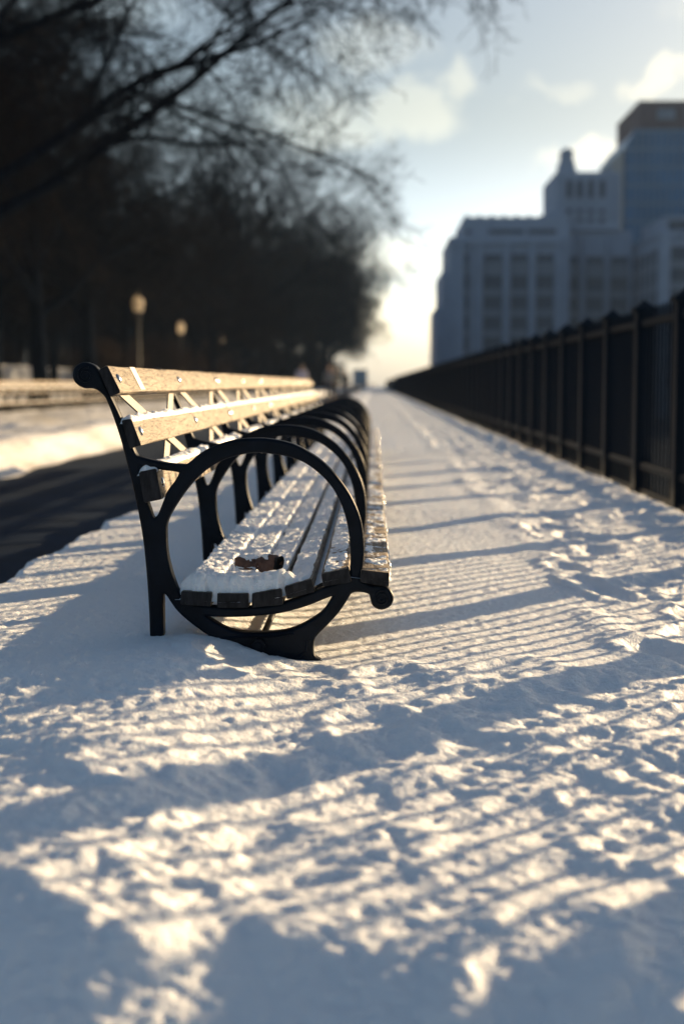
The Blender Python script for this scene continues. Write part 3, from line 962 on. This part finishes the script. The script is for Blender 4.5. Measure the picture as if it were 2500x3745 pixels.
# ------------------------------------------------------------------ trees
class TreeGen:
    def __init__(self, seed, height, spread, dense=1.0, lean=(0, 0)):
        self.r = random.Random(seed)
        self.wood = MB(); self.twigs = MB()
        self.dense = dense
        self.spread = spread
        self.lean = Vector((lean[0], lean[1], 0))
        self.grow(Vector((0, 0, -0.4)), Vector((self.lean.x * 0.3, self.lean.y * 0.3, 1)).normalized(), height * 0.62, height * 0.0195, 0)

    def grow(self, p, d, L_, r, lv):
        R_ = self.r
        nseg = (9, 8, 6, 4, 3, 2)[lv]
        sides = (10, 7, 5, 4, 3, 3)[lv]
        pts = [p.copy()]; rad = [r * (1.5 if lv == 0 else 1.0)]; dirs = [d.copy()]
        wob = (0.09, 0.20, 0.26, 0.30, 0.34, 0.35)[lv]
        for i in range(nseg):
            t = (i + 1) / nseg
            j = Vector((R_.uniform(-1, 1), R_.uniform(-1, 1), R_.uniform(-1, 1))) * wob
            trop = Vector((0, 0, (0.25, 0.02, -0.03, -0.07, -0.06, -0.02)[lv]))
            d = (d + j + trop + (self.lean * 0.12 if lv in (1, 2) else Vector())).normalized()
            p = p + d * (L_ / nseg)
            pts.append(p.copy()); rad.append(max(r * (1 - 0.78 * t), 0.0065)); dirs.append(d.copy())
        tgt = self.wood if lv <= 1 else self.twigs
        tgt.tube(pts, rad, sides, lv == 0)
        if lv >= 5: return
        nch = int(round((11, 8, 6, 6, 4)[lv] * self.dense))
        t0 = (0.30, 0.22, 0.2, 0.15, 0.15)[lv]
        for c in range(nch):
            t = t0 + (1 - t0) * (c + R_.random()) / nch
            x = t * nseg; i = min(int(x), nseg - 1); fr = x - i
            q = pts[i].lerp(pts[i + 1], fr); dd = dirs[i + 1]
            rr = rad[i] * (1 - fr) + rad[i + 1] * fr
            a = dd.cross(Vector((R_.uniform(-1, 1), R_.uniform(-1, 1), R_.uniform(-1, 1))))
            if a.length < 0.05: continue
            a.normalize()
            ang = R(R_.uniform(38, 72) if lv == 0 else R_.uniform(28, 62))
            nd = (dd * math.cos(ang) + a * math.sin(ang)).normalized()
            if lv == 0:
                nd = (nd + self.lean * 0.5).normalized()
            cl = L_ * (R_.uniform(0.62, 0.95) * self.spread if lv == 0 else R_.uniform(0.42, 0.70)) * (1.15 - 0.5 * t)
            self.grow(q, nd, cl, rr * (0.66 if lv else 0.74), lv + 1)


def make_tree(seed, h, spread, dense, lean, tw='twig', name='bare_tree'):
    g = TreeGen(seed, h, spread, dense, lean)
    root = empty(name)
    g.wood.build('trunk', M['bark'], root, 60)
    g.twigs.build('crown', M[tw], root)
    return root


def build_trees():
    a = make_tree(11, 15, 1.25, 0.92, (0.75, -0.1))
    b = make_tree(23, 19, 0.85, 0.92, (0.15, 0.1), 'sunlit_twig')
    c = make_tree(37, 15, 1.0, 0.92, (0.25, 0.0), 'sunlit_twig')
    e = make_tree(51, 20, 0.8, 0.92, (0.0, 0.0))
    protos = [a, b, c, e]
    used = set()
    rnd = random.Random(99)
    spots = [(0, -8.2, 27, 0.0, 1.0), (1, -12.5, 37, 1.0, 1.05), (2, -11.0, 47, 2.2, 1.05), (3, -14.5, 42, 0.5, 1.0),
             (2, -11.5, 22, 0.3, 1.0), (0, -17.5, 38, 0.3, 1.0), (2, -11.8, 31, 0.6, 1.0), (1, -13.5, 27, 1.0, 1.0), (2, -16.5, 30, 4.0, 1.0), (1, -15.5, 34, 2.6, 1.0), (3, -18, 42, 1.0, 1.0), (0, -14.8, 52, 5.9, 1.0),
             (3, -15.5, 58, 2.0, 1.0)]
    for k in range(6):
        spots.append((1 + k % 2, -10.8 + rnd.uniform(-1.0, 0.3), 57 + 10 * k, rnd.uniform(0, 6.28), rnd.uniform(0.9, 1.0)))
    for k in range(14):
        spots.append((k % 3, -9.6 + min(1.4, 0.045 * 12 * k) + rnd.uniform(-0.8, 0.5), 114 + 12 * k, rnd.uniform(-1.2, 1.2), rnd.uniform(0.95, 1.4)))
    for k in range(22):
        spots.append((1 + rnd.randrange(3), -18.5 + rnd.uniform(-2.5, 2.0), 36 + 8.5 * k, rnd.uniform(0, 6.28), rnd.uniform(0.70, 0.85) if k < 5 else rnd.uniform(0.85, 1.05)))
    for k in range(20):
        spots.append((1 + rnd.randrange(3), -28 + rnd.uniform(-4, 3), 50 + 8.5 * k, rnd.uniform(0, 6.28), rnd.uniform(0.62, 0.8) if k < 6 else rnd.uniform(0.8, 1.05)))
    for k in range(12):
        spots.append((1 + rnd.randrange(3), -40 + rnd.uniform(-5, 4), 90 + 13 * k, rnd.uniform(0, 6.28), rnd.uniform(0.75, 1.0)))
    for k in range(7):
        spots.append((1 + k % 3, -8.9 + rnd.uniform(-0.4, 0.4), 80 + 11 * k, rnd.uniform(0, 6.28), rnd.uniform(0.5, 0.62)))
    for i, (p, x, y, rz, s) in enumerate(spots):
        if p in used:
            o = copy_tree(protos[p])
        else:
            o = protos[p]; used.add(p)
        d = -10.6 - x
        o.location = (x, y, -0.03 + 0.058 * max(0, min(d, 13)) + 0.10 * max(0, d - 22))
        o.rotation_euler = (0, 0, rz)
        o.scale = (s, s, s * (1.25 if y > 110 else 1.0))
        if i in (4, 7): lab = 'bare tree just outside the left edge, only its upper branches in view'
        elif i == 0:
            lab = 'nearest bare tree, its dark branches reaching over the path at the top'
        elif i < 4:
            lab = ['', 'big dark bare tree just behind the nearest overhanging tree', 'dark bare tree standing by the golden park lamp',
                   'dark bare tree behind the railing at the left edge'][i]
        else:
            lab = 'tall bare dark tree in the dense wood left of the benches'
        tag(o, lab, 'tree', 'bare trees in the wood on the left')


build_trees()


def build_shrubs():
    rnd = random.Random(4)
    m = MB()
    for k in range(330):
        a = rnd.uniform(0, 6.283); t = rnd.random() ** 0.6
        d = Vector((math.cos(a) * t * 0.9, math.sin(a) * t * 0.9, 1)).normalized()
        L_ = rnd.uniform(0.75, 1.0) * 3.0 * (1 - 0.28 * t)
        p = Vector((rnd.uniform(-.5, .5), rnd.uniform(-.5, .5), -0.1)); pts = [p.copy()]
        for s in range(4):
            d = (d + Vector((rnd.uniform(-.22, .22), rnd.uniform(-.22, .22), rnd.uniform(-.1, .1)))).normalized()
            p = p + d * L_ / 4; pts.append(p.copy())
            if s > 0:
                for q in range(3):
                    e = (d + Vector((rnd.uniform(-.8, .8), rnd.uniform(-.8, .8), rnd.uniform(-.4, .6)))).normalized()
                    m.tube([p, p + e * rnd.uniform(.25, .6)], [0.007, 0.004], 3, False)
        m.tube(pts, [0.016, 0.012, 0.010, 0.008, 0.005], 3, False)
    me = m.mesh('bare_shrub', M['shrub'])
    spots = [(-11.6, 62, 1.0), (-12.4, 68, 1.15), (-11.4, 75, 1.25), (-12.2, 84, 1.3), (-11.6, 96, 1.4), (-12, 110, 1.5),
             (-24, 66, 1.2), (-25.5, 78, 1.1), (-24.6, 92, 1.3), (-24, 106, 1.3), (-26, 58, 1.1), (-12, 128, 1.5), (-11.5, 150, 1.7), (-9, 138, 1.5), (-8.5, 160, 1.6), (-9.6, 176, 1.8), (-9.5, 196, 1.9), (-9.2, 218, 2.0), (-9.0, 240, 2.1), (-9.0, 262, 2.3), (-13, 180, 2.0), (-12, 205, 2.0), (-12, 232, 2.2)]
    for i, (x, y, s) in enumerate(spots):
        o = link('bare_shrub', me)
        d = -10.6 - x
        o.location = (x, y, -0.03 + 0.058 * max(0, min(d, 13))); o.scale = (s, s, s * 0.95); o.rotation_euler = (0, 0, i * 1.3)
        tag(o, 'rounded brown leafless shrub under the trees behind the park lamps', 'shrub', 'leafless shrubs under the trees')


build_shrubs()


def build_far_wood():
    rnd = random.Random(77)
    m = MB()
    for k in range(900):
        y = rnd.uniform(60, 620); x = -33 - 45 * rnd.random()
        d = -10.6 - x
        z = 0.70 + 0.10 * max(0, min(d - 22, 40))
        h = rnd.uniform(9, 19); r = rnd.uniform(0.09, 0.22)
        top = Vector((x + rnd.uniform(-1, 1), y + rnd.uniform(-1, 1), z + h))
        bot = Vector((x, y, z - 0.4))
        m.tube([bot, bot.lerp(top, 0.5), top], [r, r * 0.7, 0.03], 4, False)
        for q in range(26):
            t = rnd.uniform(0.25, 1); p = bot.lerp(top, t)
            e = Vector((rnd.uniform(-1, 1), rnd.uniform(-1, 1), rnd.uniform(-0.1, 0.9))).normalized()
            L_ = rnd.uniform(1.2, 4.2) * (1.2 - 0.7 * t)
            w = p + e * L_
            m.tube([p, w], [0.05, 0.015], 3, False)
            for s in range(3):
                e2 = (e + Vector((rnd.uniform(-.8, .8), rnd.uniform(-.8, .8), rnd.uniform(-.5, .8)))).normalized()
                p2 = p.lerp(w, rnd.uniform(.4, 1)); m.tube([p2, p2 + e2 * L_ * .5], [0.03, 0.012], 3, False)
    o = m.build('far_wood', M['twig'])
    tag(o, 'far-off dark mass of leafless wood behind the nearer trees', 'wood', None, 'stuff')


build_far_wood()


# ------------------------------------------------------------------ buildings
def unit_box(name, m):
    return MB().box(-0.5, 0.5, -0.5, 0.5, 0, 1).mesh(name, m)


def build_hospital():
    root = empty('hospital_building', (11, 250, -6))
    tag(root, 'pale grey stone hospital block with stepped corner, piers and a turreted tower', 'building')
    k = 250 / 3262.5

    def P(x): return (x - 855) * k - 11
    def Zz(y): return 0.74 + (880 - y) * k + 6
    wl = MB()
    wl.box(P(1000), P(1300), 4.5, 30, 0, Zz(705))
    wl.box(P(1013), P(1300), 2.6, 29.5, 0, Zz(622))
    wl.box(P(1028), P(1300), 0.9, 29, 0, Zz(548))
    wl.box(P(1030), P(1282), 0.2, 0.9, Zz(565), Zz(553))
    wl.box(P(1060), P(1300), 1.8, 28, Zz(548), Zz(503))
    for x in range(1064, 1260, 28):
        wl.box(P(x), P(x + 9), 1.7, 2.4, Zz(503), Zz(499))
    wl.box(P(1300), P(1452), 6, 29, 0, Zz(528))
    wl.build('wall', M['limestone'], root)
    for x0, x1 in ((1046, 1060), (1074, 1082), (1088, 1101), (1151, 1163), (1209, 1221), (1267, 1279), (1335, 1341), (1392, 1398)):
        y0 = 0.0 if x1 < 1290 else 5.2
        MB().box(P(x0), P(x1), y0, (0.9 if x1 < 1290 else 6), 0, Zz(566 if x1 < 1290 else 545)).build('pier', M['limestone'], root)
    sp = unit_box('spandrel', M['limestone_dark']); wn = unit_box('window', M['win'])
    bays = [(1062, 1073), (1102, 1150), (1164, 1208), (1222, 1266), (1284, 1333), (1343, 1390), (1400, 1446)]
    for i, (x0, x1) in enumerate(bays):
        yy = 0.78 if i < 4 else 5.88
        xc, w = (P(x0) + P(x1)) / 2, P(x1) - P(x0)
        s = link('spandrel_panel', sp, root, (xc, yy, 0.5)); s.scale = (w * 0.96, 0.24, Zz(600) - 0.5)
        for r in range(7):
            ys = 590 + 46 * r
            s = link('window', wn, root, (xc, yy - (0.03 if r else 0), Zz(ys + (30 if r else 14)))); s.scale = (w * 0.84, 0.28 if r else 0.3, (30 if r else 16) * k)
    for x0, x1 in ((1066, 1076), (1118, 1196), (1206, 1270)):
        s = link('window', wn, root, ((P(x0) + P(x1)) / 2, 1.75, Zz(541))); s.scale = (P(x1) - P(x0), 0.3, 10 * k)
    # central tower with turret
    tw = MB()
    tw.box(P(1273), P(1421), 5, 24, Zz(528), Zz(397))
    tw.box(P(1262), P(1273), 6, 22, Zz(528), Zz(482))
    tw.box(P(1250), P(1262), 6.4, 22, Zz(528), Zz(494))
    tw.box(P(1281), P(1321), 5.6, 12, Zz(397), Zz(388))
    tw.build('tower', M['limestone'], root)
    tr = MB().box(P(1285), P(1318), 6, 11, Zz(388), Zz(370))
    tr.box(P(1290), P(1314), 6.4, 10.6, Zz(370), Zz(343))
    tr.box(P(1288.5), P(1315.5), 6.2, 10.8, Zz(352), Zz(349))
    tr.box(P(1298), P(1306), 7.5, 9, Zz(343), Zz(337))
    MB().box(P(1396), P(1401), 6, 7.5, Zz(397), Zz(379)).build('pinnacle', M['limestone'], root)
    tr.build('turret', M['limestone'], root)
    for x in (1304, 1328, 1353, 1379):
        w = 13
        sh = MB().box(P(x) - w * k / 2, P(x) + w * k / 2, 4.85, 5.1, Zz(455), Zz(424))
        cxx = P(x); rr = w * k / 2
        n = len(sh.v); S = 9
        for d in (4.85, 5.1):
            for q in range(S):
                t = math.pi * q / (S - 1)
                sh.v.append((cxx + rr * math.cos(t), d, Zz(424) + rr * 1.6 * math.sin(t)))
        sh.f += [tuple(n + q for q in range(S)), tuple(n + S + q for q in reversed(range(S)))]
        sh.f += [(n + q, n + S + q, n + S + q + 1, n + q + 1) for q in range(S - 1)]
        sh.build('arched_window', M['win'], root)
    for x in (1291, 1316, 1341, 1366, 1392, 1412):
        MB().box(P(x) - 0.25, P(x) + 0.25, 4.7, 5.0, Zz(500), Zz(405)).build('pier', M['limestone'], root)
    for x in (1304, 1328, 1353, 1379):
        for yv in (486, 506):
            s = link('window', wn, root, (P(x), 4.95, Zz(yv + 5))); s.scale = (12 * k, 0.24, 10 * k)


def build_wing():
    root = empty('hospital_wing', (46.5, 235, -6))
    tag(root, 'grey stone wing with tall piers at the right edge, behind the fence', 'building')
    k = 235 / 3262.5
    W = 60
    def Zz(y): return 0.74 + (880 - y) * k + 6
    m = MB().box(0, W, 0.8, 24, 0, Zz(540))
    m.box(1.2, W, 2.2, 23, Zz(540), Zz(500))
    m.box(-0.3, W, 0.3, 24.2, Zz(548), Zz(541))
    m.build('wall', M['limestone'], root)
    sp = unit_box('spandrel', M['limestone_dark']); wn = unit_box('window', M['win'])
    for i in range(10):
        x = 0.2 + i * 6.0
        MB().box(x, x + 1.5, 0, 0.8, 0, Zz(548)).build('pier', M['limestone'], root)
        if i == 9: break
        s = link('spandrel_panel', sp, root, (x + 3.75, 0.68, 0.4)); s.scale = (4.4, 0.24, Zz(570) - 0.4)
        for r in range(7):
            s = link('window', wn, root, (x + 3.75, 0.64, Zz(602 + 48 * r))); s.scale = (4.0, 0.28, 30 * k)
        s = link('window', wn, root, (x + 3.75, 2.16, Zz(532))); s.scale = (4.4, 0.24, 22 * k)
    for j in range(5):
        y = 3 + j * 4.6
        s = link('spandrel_panel', sp, root, (-0.02, y, 0.4)); s.scale = (0.2, 3.0, Zz(580) - 0.4)
        for r in range(6):
            s = link('window', wn, root, (-0.06, y, Zz(605 + 48 * r))); s.scale = (0.24, 2.6, 30 * k)


def build_glass_tower():
    root = empty('glass_tower', (50.5, 290, -6))
    tag(root, 'blue glass office tower with a brick penthouse behind the stone hospital', 'building')
    k = 290 / 3262.5
    def P(x): return (x - 855) * k - 50.5
    def Zz(y): return 0.74 + (880 - y) * k + 6
    x0 = P(1421); x1 = 112.0  # right end stretched far out of view to cast shade on the distant trees
    m = MB()
    # body with a chamfered upper left corner
    zt, zc, xc = Zz(313), Zz(344), P(1456)
    prof = [(x0, 0), (x1, 0), (x1, zt), (xc - 1.2, zt), (x0, zc)]
    n = len(prof)
    m.v = [(x, 0, z) for x, z in prof] + [(x, 34, z) for x, z in prof]
    m.f = [tuple(range(n)), tuple(n + i for i in reversed(range(n)))] + [(i, n + i, n + (i + 1) % n, (i + 1) % n) for i in range(n)]
    m.build('glass_wall', M['tower_glass'], root)
    MB().box(x0 - 0.5, x0 - 0.02, 0.1, 33.9, 0, zc - 1.0).build('side_shade_panel', M['win'], root)  # dark panel added over the glass so this side stays shaded, without sky reflection
    mu = MB()
    x = P(1436)
    while x < x1:
        mu.box(x - 0.16, x + 0.16, -0.25, 0.02, 0, zt); x += 28 * k / 2
    for r in range(14):
        z = zt - 0.3 - r * 40 * k
        mu.box(x0 + (2.2 if r == 0 else 0.1), x1, -0.18, 0.015, z - 0.28, z + 0.28)
    mu.build('mullions', M['mullion'], root)
    ph = MB().box(P(1456), x1, 3, 30, zt, Zz(246))
    ph.box(P(1454), x1, 2.8, 30.2, Zz(246), Zz(244))
    ph.build('penthouse', M['brick'], root)
    for xx in (1495, 1560, 1640, 1720):
        MB().box(P(xx), P(xx + 40), 2.9, 3.2, Zz(285), Zz(262)).build('louvre', M['limestone_dark'], root)


build_hospital()
build_wing()
build_glass_tower()


# ------------------------------------------------------------------ people far along the path
def skin_mesh(name, joints, bones, m, levels=1):
    me = bpy.data.meshes.new(name)
    me.from_pydata([j[0] for j in joints], bones, [])
    o = bpy.data.objects.new(name, me); C.objects.link(o)
    sk = o.modifiers.new('Skin', 'SKIN')
    for i, j in enumerate(joints):
        me.skin_vertices[0].data[i].radius = j[1]
    me.skin_vertices[0].data[0].use_root = True
    sb = o.modifiers.new('Sub', 'SUBSURF'); sb.levels = levels; sb.render_levels = levels
    dg = bpy.context.evaluated_depsgraph_get()
    out = bpy.data.meshes.new_from_object(o.evaluated_get(dg))
    bpy.data.objects.remove(o)
    out.materials.clear(); out.materials.append(m)
    out.shade_smooth()
    return out


def person(loc, rz, coat, legs, hair, label, stride=0.22, scale=1.0, coat_len=0.62):
    root = empty('person', loc, rz)
    s = stride
    j = [((0, 0, 0.95), (0.13, 0.10)), ((0, 0.01, 1.18), (0.14, 0.10)), ((0, 0.0, 1.40), (0.13, 0.09)), ((0, 0.0, 1.50), (0.055, 0.055)),
         ((0, 0.02, 1.56), (0.06, 0.07)), ((0, 0.02, 1.66), (0.078, 0.095)), ((0, 0.01, 1.75), (0.06, 0.075)),
         ((0.19, 0, 1.40), (0.055, 0.055)), ((0.24, -s * 0.5, 1.14), (0.045, 0.045)), ((0.23, -s * 0.3 + 0.1, 0.90), (0.035, 0.035)), ((0.225, -s * 0.2 + 0.15, 0.80), (0.03, 0.045)),
         ((-0.19, 0, 1.40), (0.055, 0.055)), ((-0.24, s * 0.5, 1.14), (0.045, 0.045)), ((-0.23, s * 0.6 + 0.08, 0.90), (0.035, 0.035)), ((-0.225, s * 0.65 + 0.12, 0.80), (0.03, 0.045)),
         ((0.10, 0, 0.88), (0.085, 0.09)), ((0.10, s * 0.7, 0.50), (0.06, 0.065)), ((0.10, s * 0.8, 0.09), (0.042, 0.05)), ((0.105, s * 0.8 + 0.14, 0.035), (0.04, 0.03)),
         ((-0.10, 0, 0.88), (0.085, 0.09)), ((-0.10, -s * 0.45, 0.50), (0.06, 0.065)), ((-0.10, -s * 1.3, 0.11), (0.042, 0.05)), ((-0.105, -s * 1.3 + 0.13, 0.035), (0.04, 0.03))]
    bn = [(0, 1), (1, 2), (2, 3), (3, 4), (4, 5), (5, 6), (2, 7), (7, 8), (8, 9), (9, 10), (2, 11), (11, 12), (12, 13), (13, 14),
          (0, 15), (15, 16), (16, 17), (17, 18), (0, 19), (19, 20), (20, 21), (21, 22)]
    link('body', skin_mesh('body', j, bn, M['skin']), root)
    g = 1.22
    cj = [((0, 0, coat_len + 0.05), (0.19, 0.15)), ((0, 0, 0.95), (0.19, 0.15)), ((0, 0.01, 1.18), (0.185, 0.14)), ((0, 0, 1.40), (0.17, 0.12)), ((0, 0, 1.49), (0.085, 0.085))]
    cj += [(p, (r[0] * 1.45, r[1] * 1.45)) for p, r in (j[7], j[8], j[9], j[11], j[12], j[13])]
    link('coat', skin_mesh('coat', cj, [(0, 1), (1, 2), (2, 3), (3, 4), (3, 5), (5, 6), (6, 7), (3, 8), (8, 9), (9, 10)], coat), root)
    tj = [((0, 0, 0.93), (0.15, 0.12))] + [(p, (r[0] * g, r[1] * g)) for p, r in (j[15], j[16], j[17], j[19], j[20], j[21])]
    link('trousers', skin_mesh('trousers', tj, [(0, 1), (1, 2), (2, 3), (0, 4), (4, 5), (5, 6)], legs), root)
    link('hair', skin_mesh('hair', [((0, -0.045, 1.60), (0.055, 0.05)), ((0, -0.03, 1.68), (0.082, 0.085)), ((0, 0.0, 1.75), (0.07, 0.085))], [(0, 1), (1, 2)], hair), root)
    root.scale = (scale, scale, scale)
    tag(root, label, 'person', 'people walking on the path')
    return root


person((-2.28, 86, -0.08), R(180), M['dark_cloth'], M['dark_cloth'], M['hair_dark'], 'person in a black coat walking on the path, left one of the dark pair', 0.2, 1.0, 0.45)
person((-1.72, 88, -0.08), R(178), M['dark_cloth'], M['navy'], M['hair_dark'], 'person in dark clothes walking on the path, right one of the dark pair', 0.24, 0.96)
person((-3.30, 66, -0.08), R(10), M['pale_cloth'], M['navy'], M['hair_dark'], 'person in a pale lilac jacket on the path behind the bench row', 0.12, 0.97)
person((-2.15, 70, -0.08), R(175), M['grey_cloth'], M['navy'], M['hair_red'], 'person with reddish hair and grey jacket left of the dark pair', 0.2, 0.96)


def truck():
    root = empty('box_truck', (-1.95, 215, -0.08))
    tag(root, 'pale grey box truck parked far along the path under the bright sky', 'truck')
    MB().box(-1.1, 1.1, 0, 4.2, 0.75, 2.95).build('cargo_box', M['truck'], root)
    cb = MB()
    prof = [(4.25, 0.5), (6.0, 0.5), (6.0, 1.25), (5.7, 1.4), (5.3, 2.2), (4.25, 2.25)]
    n = len(prof)
    cb.v = [(-0.98, y, z) for y, z in prof] + [(0.98, y, z) for y, z in prof]
    cb.f = [tuple(reversed(range(n))), tuple(n + i for i in range(n))] + [(i, (i + 1) % n, n + (i + 1) % n, n + i) for i in range(n)]
    cb.build('cab', M['truck'], root)
    MB().box(-0.9, 0.9, 0.2, 5.9, 0.45, 0.745).build('chassis', M['tyre'], root)
    MB().box(-1.05, 1.05, -0.12, 0.0, 0.5, 0.66).build('bumper', M['rail'], root)
    for x in (-0.9, 0.62):
        MB().box(x, x + 0.28, -0.04, 0.0, 0.82, 0.96).build('tail_light', M['red'], root)
    w = MB()
    for k in range(18):
        t = 2 * math.pi * k / 18
        w.v.append((-0.13, 0.42 * math.cos(t), 0.42 * math.sin(t)))
    for k in range(18):
        t = 2 * math.pi * k / 18
        w.v.append((0.13, 0.42 * math.cos(t), 0.42 * math.sin(t)))
    w.f = [tuple(reversed(range(18))), tuple(18 + k for k in range(18))] + [(k, (k + 1) % 18, 18 + (k + 1) % 18, 18 + k) for k in range(18)]
    wm = w.mesh('wheel', M['tyre'])
    for x in (-0.95, 0.95):
        for y in (0.95, 5.0):
            link('wheel', wm, root, (x, y, 0.42))


truck()


# ------------------------------------------------------------------ winter haze
def haze():
    m = bpy.data.materials.new('winter_haze')
    m.use_nodes = True
    nt = m.node_tree
    nt.nodes.remove(nt.nodes['Principled BSDF'])
    v = nt.nodes.new('ShaderNodeVolumePrincipled')
    v.inputs['Color'].default_value = (0.42, 0.62, 1.0, 1)
    v.inputs['Density'].default_value = 0.00016
    v.inputs['Anisotropy'].default_value = 0.2
    nt.links.new(v.outputs[0], nt.nodes['Material Output'].inputs['Volume'])
    o = MB().box(-3100, 3100, -450, 3100, -9, 75).build('haze', m)
    tag(o, kind='stuff')


haze()
